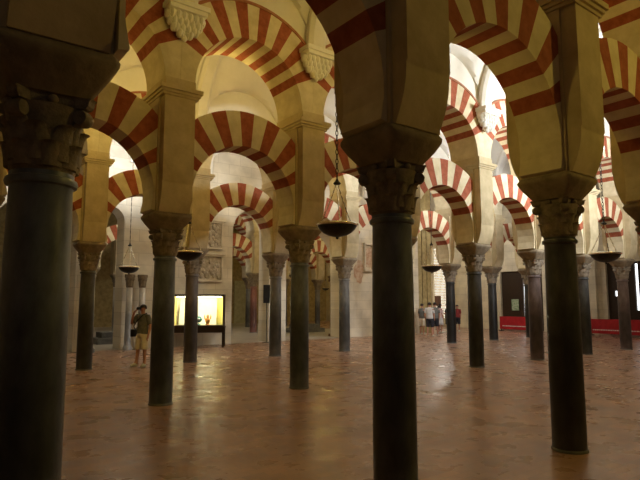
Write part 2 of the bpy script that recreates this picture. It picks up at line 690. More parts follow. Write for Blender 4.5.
def m_corbel():
    m = MB()
    # moulded shelf
    m.b2(-.34, .34, 0, .30, VS - .06, VS + .02)
    m.b2(-.31, .31, 0, .27, VS - .13, VS - .0605)
    # tiers of scalloped drops
    for tier, (n, wd, dp, z, hh) in enumerate(((6, .29, .24, VS - .20, .10), (5, .25, .2, VS - .29, .10), (4, .19, .16, VS - .38, .10), (2, .09, .12, VS - .46, .09))):
        m.b2(-wd, wd, 0, dp * .8, z - .02, z + .085)
        for i in range(n):
            x = -wd + 2 * wd * (i + .5) / n
            m.ellip((x, max(dp * .72, .08), z + .02), (wd / n * .95, .07, hh * .8), 8, 6)
        for s in (-1, 1):
            m.ellip((s * wd, max(dp * .35, .095), z + .02), (.05, .09, hh * .8), 8, 6)
    m.ellip((0, .075, VS - .50), (.05, .05, .06), 8, 6)
    return m.mesh('corbel', M['corbel'], True)


ME['rib'] = m_rib()
ME['corbel'] = m_corbel()


def rib(vc, k):
    o = link('trim_1', ME['rib'])
    place(o, ku(k), vc)
    return struct(o)


def corbel(row, k, side, label, group=None):
    """side -1: on the face of the row that looks to the camera."""
    o = link('corbel', ME['corbel'])
    place(o, ku(k, row), ROWV[row] + side * .446)
    if side < 0:
        o.rotation_euler = (0, 0, ROT + PI)
    tag(o, label, 'corbel', group)
    return o


# ----------------------------------------------------------------- floor & shell
f = MB()
f.b2(-14, ENDU + .3, -14, 2 * S - .42, -.2, 0)
o = f.build('floor', M['floor'])
place(o, 0, 0)
struct(o)
f = MB()
f.b2(-14, 15.9, 2 * S - .42, 27, -.2, 0)
o = f.build('floor', M['marble_floor'])
place(o, 0, 0)
struct(o)
f = MB()
f.b2(15.9, ENDU + .3, 2 * S - .42, 27, -.2, 0)
o = f.build('floor', M['floor'])
place(o, 0, 0)
struct(o)

# ----------------------------------------------------------------- columns
def endk(k):
    return ['first', 'second', 'third', 'fourth', 'fifth', 'sixth', 'seventh', 'eighth', 'ninth', 'tenth', 'eleventh', 'twelfth'][8 - k]


ARC = {3: 'front arcade', 2: 'second arcade', 1: 'third arcade', 0: 'fourth arcade', -1: 'fifth arcade behind the chapel wall', -2: 'sixth arcade behind the chapel wall'}

CL = {
    (3, -1): ('steel', 'massive shadowed blue-grey marble column, thickest one, cut by the picture edge'),
    (3, 0): ('steel', 'thick dark grey marble column in the middle, its foot cut off below'),
    (3, 1): ('charcoal', 'black marble column with pale ring at its foot, large fluted capital'),
    (3, 2): ('charcoal', 'pier of the front arcade at the picture edge beyond the black column'),
    (2, -1): ('grey', 'second arcade column hidden behind the massive shadowed column'),
    (2, 0): ('steel', 'dark grey marble column with a joint ring, standing next to the man in shorts'),
    (2, 1): ('steel', 'blue-grey marble column under the golden arches, alone in the middle floor'),
    (2, 2): ('grey', 'second arcade column hidden behind the thick middle column'),
    (2, 3): ('charcoal', 'slim black marble column before the group of visitors, under pink striped arches'),
    (2, 4): ('pink', 'rose marble column close beside the black marble column'),
    (2, 5): ('charcoal', 'blue-black column just past the black column, under the dish lamp'),
    (2, 6): ('pink', 'mottled rose-grey column in front of the end red barrier'),
    (2, 7): ('grey', 'second arcade column closest to the end wall'),
    (1, -1): ('grey', 'third arcade column hidden behind the massive shadowed column'),
    (1, 0): ('charcoal', 'charcoal column with golden pier beside the massive shadowed column'),
    (1, 1): ('brown', 'brownish grey column standing before the glowing display case'),
    (1, 2): ('grey', 'slim grey column with darker foot just behind the golden-arch column'),
    (1, 3): ('grey', 'slim light-grey column with dark lower half before the frescoed wall'),
    (1, 4): ('grey', 'third arcade column hidden behind the thick middle column'),
    (1, 5): ('black', 'thin black column beside the group of visitors and latticed window'),
    (1, 6): ('black', 'thin black column between visitors and the red barrier'),
    (1, 7): ('black', 'thin black column standing in front of the red barrier with green poster'),
    (1, 8): ('grey', 'third arcade column hidden behind the black column'),
    (-1, 1): ('white', 'pale column deep inside the narrow chapel opening'),
    (-1, 2): ('black', 'dark column deep inside the narrow chapel opening'),
    (-1, 3): ('grey', 'column behind the chapel wall hidden by the display case wall'),
    (-1, 4): ('red', 'red marble column seen through the opening beside the display case'),
    (-1, 5): ('grey', 'fifth arcade column behind the blue-grey column'),
    (-1, 6): ('brown', 'brown column deep behind the wide chapel opening'),
    (-2, 2): ('white', 'furthest pale column in the narrow chapel opening'),
    (-2, 3): ('grey', 'sixth arcade column behind the wall with the display case'),
    (-2, 4): ('brown', 'brown column in the last arcade behind the display case opening'),
    (-2, 5): ('grey', 'grey column in the last arcade behind the display case opening'),
    (-2, 6): ('brown', 'brown column in the last arcade behind the wide chapel opening'),
    (-2, 7): ('grey', 'grey column in the last arcade beside the lit alcove'),
}

for (row, k), (st, lab) in CL.items():
    column(row, k, st, lab, 'columns of the ' + ARC[row], 0, .11 if (row, k) == (3, -1) else 0)

# ----------------------------------------------------------------- arches per row
RANGE = {3: (-1, 2), 2: (-1, 7), 1: (-1, 8), -1: (1, 6), -2: (2, 7)}


def pairtext(row, k, kind):
    n = ['first', 'second', 'third', 'fourth', 'fifth', 'sixth', 'seventh', 'eighth', 'ninth', 'tenth'][k - RANGE[row][0]]
    where = {3: 'front arcade', 2: 'second arcade', 1: 'third arcade', 0: 'fourth arcade', -1: 'arcade inside the chapel', -2: 'last chapel arcade'}[row]
    look = {3: 'shadowed striped', 2: 'red-and-cream', 1: 'red-and-cream', -1: 'dim striped', -2: 'dim striped'}[row]
    if row == 2 and k >= 2:
        look = 'pinkish striped'
    return '%s %s arch, %s of the %s counted from the massive column' % (look, kind, n, where)


for row, (a, b) in RANGE.items():
    for k in range(a, b):
        arch_lower(row, k, pairtext(row, k, 'horseshoe'), 'lower horseshoe arches')
        arch_upper(row, k, pairtext(row, k, 'upper'), 'upper round arches')
    spandrel(row, a, b, 'wall_arcade_%d' % (4 - row))
# the last bays run on to the end wall, the first ones out of view
for r_, a, b in ((3, 2, 9), (2, 7, 9), (1, 8, 9), (0, 6.79, 9), (3, -4, -1), (2, -4, -1), (1, -4, -1)):
    m = MB()
    u1 = ENDU if b == 9 else ku(b) - .3
    m.b2(ku(a) + .3, u1, -.4, .4, 7.0 if b == 9 and r_ else 5.2, 7.7)
    o = m.build('wall_arcade_%d' % (4 - r_), M['plaster'])
    place(o, 0, ROWV[r_])
    struct(o)

for i, vc in enumerate((-1.5 * S, -.5 * S, .5 * S, 1.5 * S, 2.5 * S, 3.5 * S, 4.5 * S)):
    vault(vc, -4, 9, 'ceiling')
for r_ in (3, 2, 1, 0, -1, -2):
    m = MB()
    m.b2(-12, ENDU, ROWV[r_] - .42, ROWV[r_] + .42, 7.7, 7.8)
    o = m.build('ceiling', M['plaster'])
    place(o, 0, 0)
    struct(o)
for k in range(-1, 9):
    for vc in (-.5 * S, .5 * S, 1.5 * S):
        rib(vc, k)
COR = {
    (2, 0): 'white scalloped corbel at the top of the dark column beside the man',
    (2, 1): 'white scalloped corbel above the golden pier of the middle blue-grey column',
    (2, 3): 'bright white corbel above the slim black column before the visitors',
    (2, 4): 'white corbel above the rose marble column',
    (1, 0): 'white corbel on the third arcade above the charcoal column',
    (1, 1): 'white corbel on the third arcade above the display case column',
    (1, 2): 'white corbel on the third arcade above the slim grey column',
    (1, 3): 'white corbel on the third arcade above the frescoed-wall column',
    (2, 2): 'white corbel above the hidden column behind the thick middle column',
    (2, 5): 'white corbel above the blue-black column',
    (2, 6): 'white corbel above the mottled column by the red barrier',
}
for (r_, k), lab in COR.items():
    corbel(r_, k, -1, lab, 'vault corbels')

# ----------------------------------------------------------------- chapel wall on the fourth line, with three openings
def arch_hole_wall(m, x0, x1, holes, y0, y1, top, n=26):
    """Wall along x with arched openings: (xa, xb, zspring) each, round head."""
    xs = x0
    for xa, xb, zs in holes:
        m.b2(xs, xa, y0, y1, 0, top)
        c, r = (xa + xb) / 2, (xb - xa) / 2
        for i in range(n):
            t0, t1 = PI - PI * i / n, PI - PI * (i + 1) / n
            p0 = (c + r * math.cos(t0), zs + r * 1.05 * math.sin(t0))
            p1 = (c + r * math.cos(t1), zs + r * 1.05 * math.sin(t1))
            q = [(x, y, z) for y in (y0, y1) for x, z in (p0, p1, (p1[0], top), (p0[0], top))]
            m.add(q, [(0, 1, 2, 3), (4, 7, 6, 5), (0, 4, 5, 1)])
        xs = xb
    m.b2(xs, x1, y0, y1, 0, top)


m = MB()
arch_hole_wall(m, -9, 16.6, [(-1.5, .9, 3.6), (1.42, 2.36, 4.22), (6.42, 8.05, 4.25), (8.85, 11.75, 3.2)], 2 * S - .40, 2 * S + .40, 7.7)
o = m.build('wall_chapel', M['ashlar'])
place(o, 0, 0)
struct(o)

# raised jamb strips and mouldings on the wall end
m = MB()
for x in (16.64, 17.02, 17.40):
    m.b2(x, x + .28, 2 * S - .34 + (x - 16.6) * .1, 2 * S + .30, 0, 5.1)
m.b2(16.61, 17.72, 2 * S - .42, 2 * S + .38, 5.1005, 5.4)
m.b2(16.61, 17.72, 2 * S - .3, 2 * S + .3, 5.4005, 7.7)
o = m.build('trim_2', M['gold_stone'])
place(o, 0, 0)
struct(o)

# back wall far behind and side walls
m = MB()
m.b2(-12, ENDU, 5 * S + .2, 5 * S + .6, 0, 7.7)
o = m.build('wall_back', M['gold_stone'])
place(o, 0, 0)
struct(o)
m = MB()
m.b2(-12.4, -12, -8, 5 * S + .6, 0, 7.7)
o = m.build('wall_side', M['ashlar_end'])
place(o, 0, 0)
struct(o)

# end wall with portals: strips along v
m = MB()
holes = [(1.1, 4.1, 3.4), (7.4, 9.95, 3.2), (13.55, 15.0, 4.9)]
vs = -9.0
for a, b, zt in holes:
    m.b2(ENDU, ENDU + .5, vs, a, 0, 7.9)
    m.b2(ENDU, ENDU + .5, a, b, zt, 7.9)
    vs = b
m.b2(ENDU, ENDU + .5, vs, 5 * S + .6, 0, 7.9)
m.b2(ENDU, ENDU + .5, -9.0, 5 * S + .6, 7.9, 8.6)
o = m.build('wall_end', M['ashlar_end'])
place(o, 0, 0)
struct(o)
for i, (v, wd, zt) in enumerate(((12.45, .72, 3.3), (10.75, .6, 3.3), (6.9, .5, 3.3), (4.75, .5, 3.3))):
    m = MB()
    m.b2(ENDU - .22, ENDU - .002, v - wd / 2, v + wd / 2, .32, zt)
    m.b2(ENDU - .30, ENDU - .002, v - wd / 2 - .08, v + wd / 2 + .08, 0, .32)
    m.b2(ENDU - .30, ENDU - .002, v - wd / 2 - .08, v + wd / 2 + .08, zt, zt + .12)
    m.b2(ENDU - .26, ENDU - .002, v - wd / 2 - .04, v + wd / 2 + .04, zt + .12, zt + .3)
    m.b2(ENDU - .36, ENDU - .002, v - wd / 2 - .14, v + wd / 2 + .14, zt + .3, zt + .42)
    o = m.build('trim_%d' % (3 + i), M['ashlar_end'])
    place(o, 0, 0)
    struct(o)

# window with lattice (wooden celosia)
win = bpy.data.objects.new('window_1', None)
COL.objects.link(win)
place(win, ENDU + .1, (13.55 + 15.0) / 2, 0)
struct(win)
m = MB()
m.b2(.15, .17, -.73, .73, 0, 4.95)
m.build('pane', M['window'], win)
m = MB()
for i in range(15):
    y = -.70 + 1.4 * i / 14
    m.b2(.0, .03, y - .02, y + .02, .5, 4.88)
for i in range(44):
    z = .5 + i * .1
    m.b2(.031, .05, -.72, .72, z - .02, z + .02)
m.b2(-.02, .06, -.72, .72, 0, .5)
m.build('lattice', M['ashlar_end'], win)

# portal doors
def portal(n, va, vb, zt, panes):
    d = bpy.data.objects.new('door_%d' % n, None)
    COL.objects.link(d)
    place(d, ENDU + .15, 0, 0)
    struct(d)
    m = MB()
    cuts = sorted(panes)
    y = va
    for a, b, z0, z1 in cuts:
        m.b2(0, .08, y, a, 0, zt)
        m.b2(0, .08, a, b, 0, z0)
        m.b2(0, .08, a, b, z1, zt)
        y = b
    m.b2(0, .08, y, vb, 0, zt)
    z = .3
    while z < zt - .2:
        m.b2(-.03, -.001, va + .05, cuts[0][0] - .05, z, z + .06)
        z += .5
    m.build('door_leaf', M['dark_wood'], d)
    for a, b, z0, z1 in cuts:
        m = MB()
        m.b2(.1, .12, a, b, z0, z1)
        m.build('pane', M['slit'], d)
    return d


portal(1, 7.4, 9.95, 3.2, [(8.25, 8.62, .75, 2.75)])
portal(2, 1.1, 4.1, 3.4, [(2.72, 2.86, 1.15, 3.3), (3.62, 3.8, 1.8, 2.05)])

# red barriers
def barrier(va, vb, u, label):
    r = empty('barrier', W(u, (va + vb) / 2), ROT, label, 'barrier', 'red barriers before the end wall')
    h = (vb - va) / 2
    m = MB()
    m.b2(-.025, .025, -h, h, .10, .76)
    m.build('panel', M['red_cloth'], r)
    for y in (-h + .08, h - .08):
        m = MB()
        m.b2(-.18, .18, y - .03, y + .03, 0, .04)
        m.b2(-.02, .02, y - .02, y + .02, .04, .0995)
        m.build('foot', M['metal'], r)
    m = MB()
    y = -h + .15
    rnd = random.Random(3)
    while y < h - .2:
        l = rnd.uniform(.04, .1)
        m.b2(-.031, -.0255, y, y + l, .245, .29)
        y += l + .025
    m.build('lettering', M['white_paint'], r)
    return r


barrier(7.45, 9.15, 22.0, 'red barrier panel with white lettering under the green poster')
barrier(1.7, 4.35, 22.0, 'long red barrier panel behind the mottled rose-grey column')
m = MB()
m.b2(-.015, .015, -.22, .22, 0, .62)
o = m.build('poster_board', M['poster'])
place(o, ENDU + .12, 9.1, 1.05)
tag(o, 'small green and white poster on dark door above the red barrier', 'poster')
o.location = W(ENDU + .09, 9.1, 1.05)

# ----------------------------------------------------------------- wall reliefs, niche, fresco
def relief(u, z0, z1, w, label, rich):
    r = empty('wall_relief', W(u, 2 * S - .401, 0), ROT, label, 'relief', 'carved reliefs beside the display case')
    m = MB()
    m.b2(-w / 2, w / 2, -.05, 0, z0, z1)
    rnd = random.Random(int(u * 10 + z0 * 7))
    n = 26 if rich else 14
    for i in range(n):
        x = rnd.uniform(-w / 2 + .1, w / 2 - .1)
        z = rnd.uniform(z0 + .12, z1 - .12)
        m.ellip((x, -.05, z), (rnd.uniform(.04, .1), .05, rnd.uniform(.06, .14)), 8, 6)
    m.build('carving', M['relief'], r, True)
    m = MB()
    t = .07
    m.b2(-w / 2 - t, w / 2 + t, -.12, 0, z0 - t, z0 - .001)
    m.b2(-w / 2 - t, w / 2 + t, -.12, 0, z1 + .001, z1 + t)
    m.b2(-w / 2 - t, -w / 2 - .001, -.09, 0, z0, z1)
    m.b2(w / 2 + .001, w / 2 + t, -.09, 0, z0, z1)
    m.b2(-w / 2 - t * 2, w / 2 + t * 2, -.16, 0, z1 + t + .001, z1 + t * 1.9)
    m.build('border', M['ashlar'], r)
    return r


relief(5.55, 3.55, 4.45, .72, 'upper carved stone relief on the wall above the display case', True)
relief(5.45, 2.35, 3.2, .95, 'lower framed stone relief on the wall above the display case', True)
r = empty('wall_niche', W(13.3, 2 * S - .401, 0), ROT, 'tall brown shell-headed niche frame on the cream wall', 'niche')
m = MB()
m.b2(-.2, .2, -.03, 0, 3.1, 4.0)
m.build('recess_panel', M['fresco'], r)
m = MB()
m.b2(-.28, -.205, -.1, 0, 3.0, 4.1)
m.b2(.205, .28, -.1, 0, 3.0, 4.1)
m.b2(-.3, .3, -.14, 0, 4.101, 4.2)
m.b2(-.3, .3, -.14, 0, 2.9, 2.999)
m.build('border', M['ashlar'], r)
m = MB()
pts = []
rnd = random.Random(5)
for i in range(18):
    a = 2 * PI * i / 18
    k = rnd.uniform(.75, 1.1)
    pts.append((.3 * k * math.cos(a), .55 * k * math.sin(a)))
m.loft([[Vector((x, y, z)) for x, z in pts] for y in (-.006, 0)])
o = m.build('fresco', M['fresco'])
place(o, 12.75, 2 * S - .401, 2.85)
tag(o, 'faded reddish fresco patch on the cream wall beside the slim grey column', 'fresco')

# ----------------------------------------------------------------- inside the chapel openings
m = MB()
m.b2(-1.0, 1.0, -.5, .5, 0, .22)
m.b2(-.8, .8, -.32, .5, .2205, .42)
o = m.build('stone_steps', M['slate'])
place(o, 3.3, 12.9)
tag(o, 'low grey stone steps inside the narrow chapel opening behind the man', 'steps')
m = MB()
m.b2(-.9, .9, -.45, .45, 0, .2)
m.b2(-.7, .7, -.3, .45, .2005, .4)
o = m.build('stone_steps', M['slate'])
place(o, 13.0, 14.4)
tag(o, 'dark low steps in the wide chapel opening beside the blue-grey column', 'steps')
r = empty('wooden_post', W(12.12, 10.95), ROT, 'tall reddish-brown wooden post beside the slim light-grey column', 'post')
m = MB()
m.b2(-.13, .13, -.13, .13, .12, 2.45)
m.build('post_shaft', M['brown_wood'], r, bevel=.015)
m = MB()
m.b2(-.18, .18, -.18, .18, 0, .1195)
m.build('foot', M['brown_wood'], r)
m = MB()
m.b2(-.18, .18, -.18, .18, 2.4505, 2.56)
m.build('cap', M['brown_wood'], r)
# pair of slim white columns at the jamb of the narrow opening
for i, (x, v, cs) in enumerate(((2.5, 9.6, 1), (2.92, 9.6, 1), (1.22, 9.5, 1.22))):
    r = empty('colonnette', W(x, v), ROT, ['slim pale colonnette at the chapel opening edge, behind the man', 'second slim pale colonnette of the pair, on the wall side behind the man', 'thicker grey colonnette at the chapel opening next to the charcoal column'][i], 'column', 'colonnettes at the chapel opening')
    r.scale = (cs * (1.35 if i == 2 else 1), cs * (1.35 if i == 2 else 1), cs)
    m = MB()
    m.lathe([(.15, .0), (.15, .08), (.12, .14), (.105, .18), (.098, 2.0), (.09, 2.02)], 20)
    m.build('shaft', SHAFT['grey' if i == 2 else 'white'], r, True)
    m = MB()
    m.lathe([(.1, 2.02), (.12, 2.06), (.11, 2.1), (.13, 2.25), (.165, 2.38), (.165, 2.45), (.1, 2.451)], 20)
    for j in range(8):
        leaf(m, 2 * PI * j / 8, 2.08, .26, .105, .04, .03)
    m.build('capital', M['capital'], r, True)

# lit alcove with small door behind the wide opening (on the last row)
r = struct(bpy.data.objects.new('door_3', None))
COL.objects.link(r)
place(r, 15.6, 5 * S + .199, 0)
m = MB()
m.b2(-.55, .55, -.06, 0, .0, 3.0)
m.build('door_leaf', noisy('pale_green_door', (.36, .34, .2, 1), (.5, .48, .3, 1), 4, .7, .05), r)

# black panel
r = empty('black_panel', W(8.5, 10.4), ROT, 'small black rectangular panel on a thin stand beside the slim grey column', 'panel')
r.location = (-2.05, 20.9, 0)
r.rotation_euler = (0, 0, 0)
m = MB()
m.b2(-.13, .13, -.03, .03, 1.5, 2.2)
m.build('screen', M['black'], r)
m = MB()
m.tube([(0, 0, .03), (0, 0, 1.499)], .015, 8)
m.build('pole', M['metal'], r)
m = MB()
m.lathe([(.16, 0), (.16, .015), (.03, .0295)], 20)
m.build('base', M['metal'], r)

# ----------------------------------------------------------------- display case
CX, CY = -4.20, 19.0
case = empty('display_case', (CX, CY, 0), math.radians(6), 'glowing glass display case on dark wooden legs against the cream wall', 'display case')
hw, hd = .84, .30
zb, zt = .70, 1.74
m = MB()
for x in (-hw, hw):
    for y in (-hd, hd):
        m.b2(x - .035, x + .035, y - .035, y + .035, 0, zb - .0605)
m_leg = m
for x in (-hw, hw):
    for y in (-hd, hd):
        q = MB()
        q.b2(x - .035, x + .035, y - .035, y + .035, 0, zb - .0605)
        q.build('leg', M['dark_wood'], case)
m = MB()
m.b2(-hw - .05, hw + .05, -hd - .05, hd + .05, zb - .06, zb)
m.b2(-hw + .036, hw - .036, -hd - .02, -hd + .02, zb - .2, zb - .0605)
m.build('table_top', M['dark_wood'], case)
m = MB()
m.b2(-hw - .02, hw + .02, -hd - .02, hd + .02, zt, zt + .07)
m.b2(-hw - .02, hw + .02, -hd - .02, hd + .02, zb + .0005, zb + .05)
for x in (-hw, hw):
    for y in (-hd, hd):
        m.b2(x - .018, x + .018, y - .018, y + .018, zb + .05, zt)
m.build('case_frame', M['dark_wood'], case)
m = MB()
R = Matrix.Rotation(math.radians(-17), 3, 'X')
m.box((-.06, .13, (zb + zt) / 2 + .01), (1.28, .02, .98), 0, R)
m.build('display_board', M['case_board'], case)
m = MB()
m.b2(-hw + .02, -hw + .03, -hd + .02, hd - .02, zb + .051, zt - .001)
m.b2(hw - .03, hw - .02, -hd + .02, hd - .02, zb + .051, zt - .001)
m.b2(-hw + .03, hw - .03, hd - .02, hd - .01, zb + .051, zt - .001)
m.build('side_lining', M['case_side'], case)
m = MB()
m.b2(-hw + .08, hw - .08, -hd + .03, -hd + .06, zt - .035, zt - .002)
m.build('lamp_tube', M['case_light'], case)
gm, gnt, gp = new_mat('case_glass')
gp.inputs['Transmission Weight'].default_value = 1
gp.inputs['Roughness'].default_value = .02
gp.inputs['IOR'].default_value = 1.05
gp.inputs['Base Color'].default_value = (.97, 1, .97, 1)
m = MB()
m.b2(-hw + .02, hw - .02, -hd - .005, -hd + .002, zb + .052, zt - .001)
m.build('glass_pane', gm, case)


def ornament(x, z, mat, label, kind):
    y0 = -.17
    c = Matrix.Rotation(math.radians(6), 3, 'Z') @ Vector((x, y0, 0))
    r = empty(kind, (CX + c.x, CY + c.y, z), math.radians(6), label, 'ornament', 'ornaments in the display case')
    return r


r = ornament(.0, zb + .052, None, 'dark teal round medallion ornament inside the display case', 'medallion')
m = MB()
Rx = Matrix.Rotation(PI / 2 - .25, 3, 'X')
m.lathe([(.02, -.03), (.085, -.03), (.11, -.01), (.11, .01), (.085, .03), (.02, .03)], 24, (0, 0, .2), 0, Rx)
m.build('disc', M['teal'], r, True)
m = MB()
m.lathe([(.07, 0), (.07, .02), (.025, .04), (.022, .085)], 18)
m.build('foot', M['teal'], r, True)
m = MB()
m.ellip((0, -.035, .20), (.045, .02, .045), 12, 8)
m.build('boss', M['white_paint'], r, True)
r = ornament(.30, zb + .052, None, 'orange winged figurine ornament inside the display case', 'figurine')
m = MB()
m.lathe([(.07, 0), (.07, .02), (.05, .05), (.08, .12), (.085, .18), (.05, .25), (.02, .27)], 20)
m.build('body', M['orange'], r, True)
m = MB()
m.ellip((0, 0, .305), (.05, .05, .06), 12, 8)
m.build('head', M['orange'], r, True)
for s in (-1, 1):
    m = MB()
    m.tube([(s * .06, 0, .17), (s * .1, 0, .24), (s * .11, 0, .31), (s * .09, 0, .36)], [.03, .03, .02, .008], 8)
    m.build('wing', M['orange'], r, True)

# ----------------------------------------------------------------- hanging dish lamps
def chain_mesh(length, r=.013, link_l=.075):
    m = MB()
    n = int(length / link_l)
    for i in range(n):
        z = i * link_l
        pts = []
        for j in range(8):
            a = 2 * PI * j / 8
            x = r * 1.6 * math.cos(a)
            zz = link_l * .62 * math.sin(a)
            pts.append((x, 0, z + zz + link_l / 2) if i % 2 else (0, x, z + zz + link_l / 2))
        m.tube(pts, r * .5, 5, closed=True)
    return m


ME['dish'] = None


def lamp_meshes():
    m = MB()
    m.lathe([(.012, -.215), (.024, -.20), (.02, -.185), (.06, -.178), (.13, -.162), (.21, -.122), (.27, -.066), (.298, -.014), (.30, .0), (.292, .0), (.262, -.055), (.2, -.10), (.1, -.14), (.01, -.16)], 40, cap=False)
    ME['dish'] = m.mesh('dish', M['metal'], True)
    m = MB()
    n = 40
    pr = [(.304 + .02 * math.cos(2 * PI * q / 12), .006 + .02 * math.sin(2 * PI * q / 12)) for q in range(12)]
    rings = [[Vector((r * math.cos(2 * PI * j / n), r * math.sin(2 * PI * j / n), z)) for r, z in pr] for j in range(n)]
    rings.append(rings[0])
    m.loft(rings, cap=False)
    ME['rim'] = m.mesh('rim', M['brass'], True)
    m = MB()
    m.lathe([(.012, 0), (.022, .015), (.028, .05), (.031, .07), (.027, .07), (.02, .02), (.004, .012)], 12)
    ME['cup'] = m.mesh('oil_cup', M['cup'], True)
    m = MB()
    m.lathe([(.01, 0), (.05, .01), (.06, .03), (.03, .06), (.012, .1), (.01, .12)], 16)
    ME['boss'] = m.mesh('canopy', M['metal'], True)


lamp_meshes()


def lamp(x, y, z, top, label, cups=10, links=True, scale=1.0):
    r = empty('hanging_lamp', (x, y, z), random.uniform(0, 1), label, 'hanging lamp', 'hanging dish lamps')
    r.scale = (scale,) * 3
    d = link('dish', ME['dish'], r)
    link('rim', ME['rim'], r)
    for i in range(cups):
        a = 2 * PI * i / cups
        c = link('oil_cup', ME['cup'], r)
        c.location = (.25 * math.cos(a), .25 * math.sin(a), -.035)
    hz = .62
    for i in range(3):
        a = 2 * PI * i / 3 + .3
        p0, p1 = Vector((.295 * math.cos(a), .295 * math.sin(a), .02)), Vector((.02 * math.cos(a), .02 * math.sin(a), hz))
        m = MB()
        n = 16
        pts = [p0.lerp(p1, j / n) + Vector((0, 0, -.03 * math.sin(PI * j / n))) for j in range(n + 1)]
        m.tube(pts, [.006 if j % 2 else .011 for j in range(n + 1)], 6)
        m.build('suspension_chain', M['brass'], r)
    b = link('canopy', ME['boss'], r)
    b.location = (0, 0, hz)
    L = (top - z) / scale - hz - .12
    if links:
        o = chain_mesh(L).build('chain', M['chain'], r)
    else:
        m = MB()
        n = 60
        m.tube([(0, 0, L * j / n) for j in range(n + 1)], [.006 if j % 2 else .012 for j in range(n + 1)], 5)
        o = m.build('chain', M['chain'], r)
    o.location = (0, 0, hz + .11)
    return r


lamp(.262, 8.15, 2.74, 8.3, 'large dark dish lamp on long chain beside the thick middle column', 12)
lamp(-2.83, 11.55, 2.62, 8.3, 'dish lamp with pale rim hanging above the display case column', 10)
lamp(-5.66, 16.0, 2.58, 8.3, 'small dish lamp hanging before the bright chapel wall by the man', 8, False)
lamp(3.36, 16.2, 2.62, 8.3, 'dish lamp hanging above the group of visitors', 8, False)
lamp(6.05, 11.4, 2.58, 8.3, 'dish lamp with bright rim hanging past the black column', 10)
lamp(.76, 27.5, 2.85, 8.3, 'tiny lamp hanging high inside the wide chapel opening', 6, False, .84)
lamp(.37, 35.5, 2.4, 8.3, 'lowest tiny lamp in the depth of the wide chapel opening', 6, False, .8)
lamp(-3.3, 33.0, 2.55, 8.3, 'tiny lamp inside the opening beside the display case', 6, False, .9)

# ----------------------------------------------------------------- people
PS = 1 / SCALE


def skin_mesh(name, verts, edges, radii, mats, root=0, sub=1, extra=None):
    me = bpy.data.meshes.new(name + '_src')
    me.from_pydata([tuple(v) for v in verts], edges, [])
    o = bpy.data.objects.new(name + '_src', me)
    COL.objects.link(o)
    md = o.modifiers.new('skin', 'SKIN')
    md.use_smooth_shade = True
    for i, sv in enumerate(me.skin_vertices[0].data):
        r = radii[i]
        sv.radius = (r, r) if not isinstance(r, tuple) else r
        sv.use_root = i == root
    sd = o.modifiers.new('sub', 'SUBSURF')
    sd.levels = sd.render_levels = sub
    dg = bpy.context.evaluated_depsgraph_get()
    ev = o.evaluated_get(dg)
    out = bpy.data.meshes.new_from_object(ev)
    out.name = name
    bpy.data.objects.remove(o)
    bpy.data.meshes.remove(me)
    out.materials.clear()
    out.materials.append(mats)
    out.polygons.foreach_set('use_smooth', [True] * len(out.polygons))
    return out


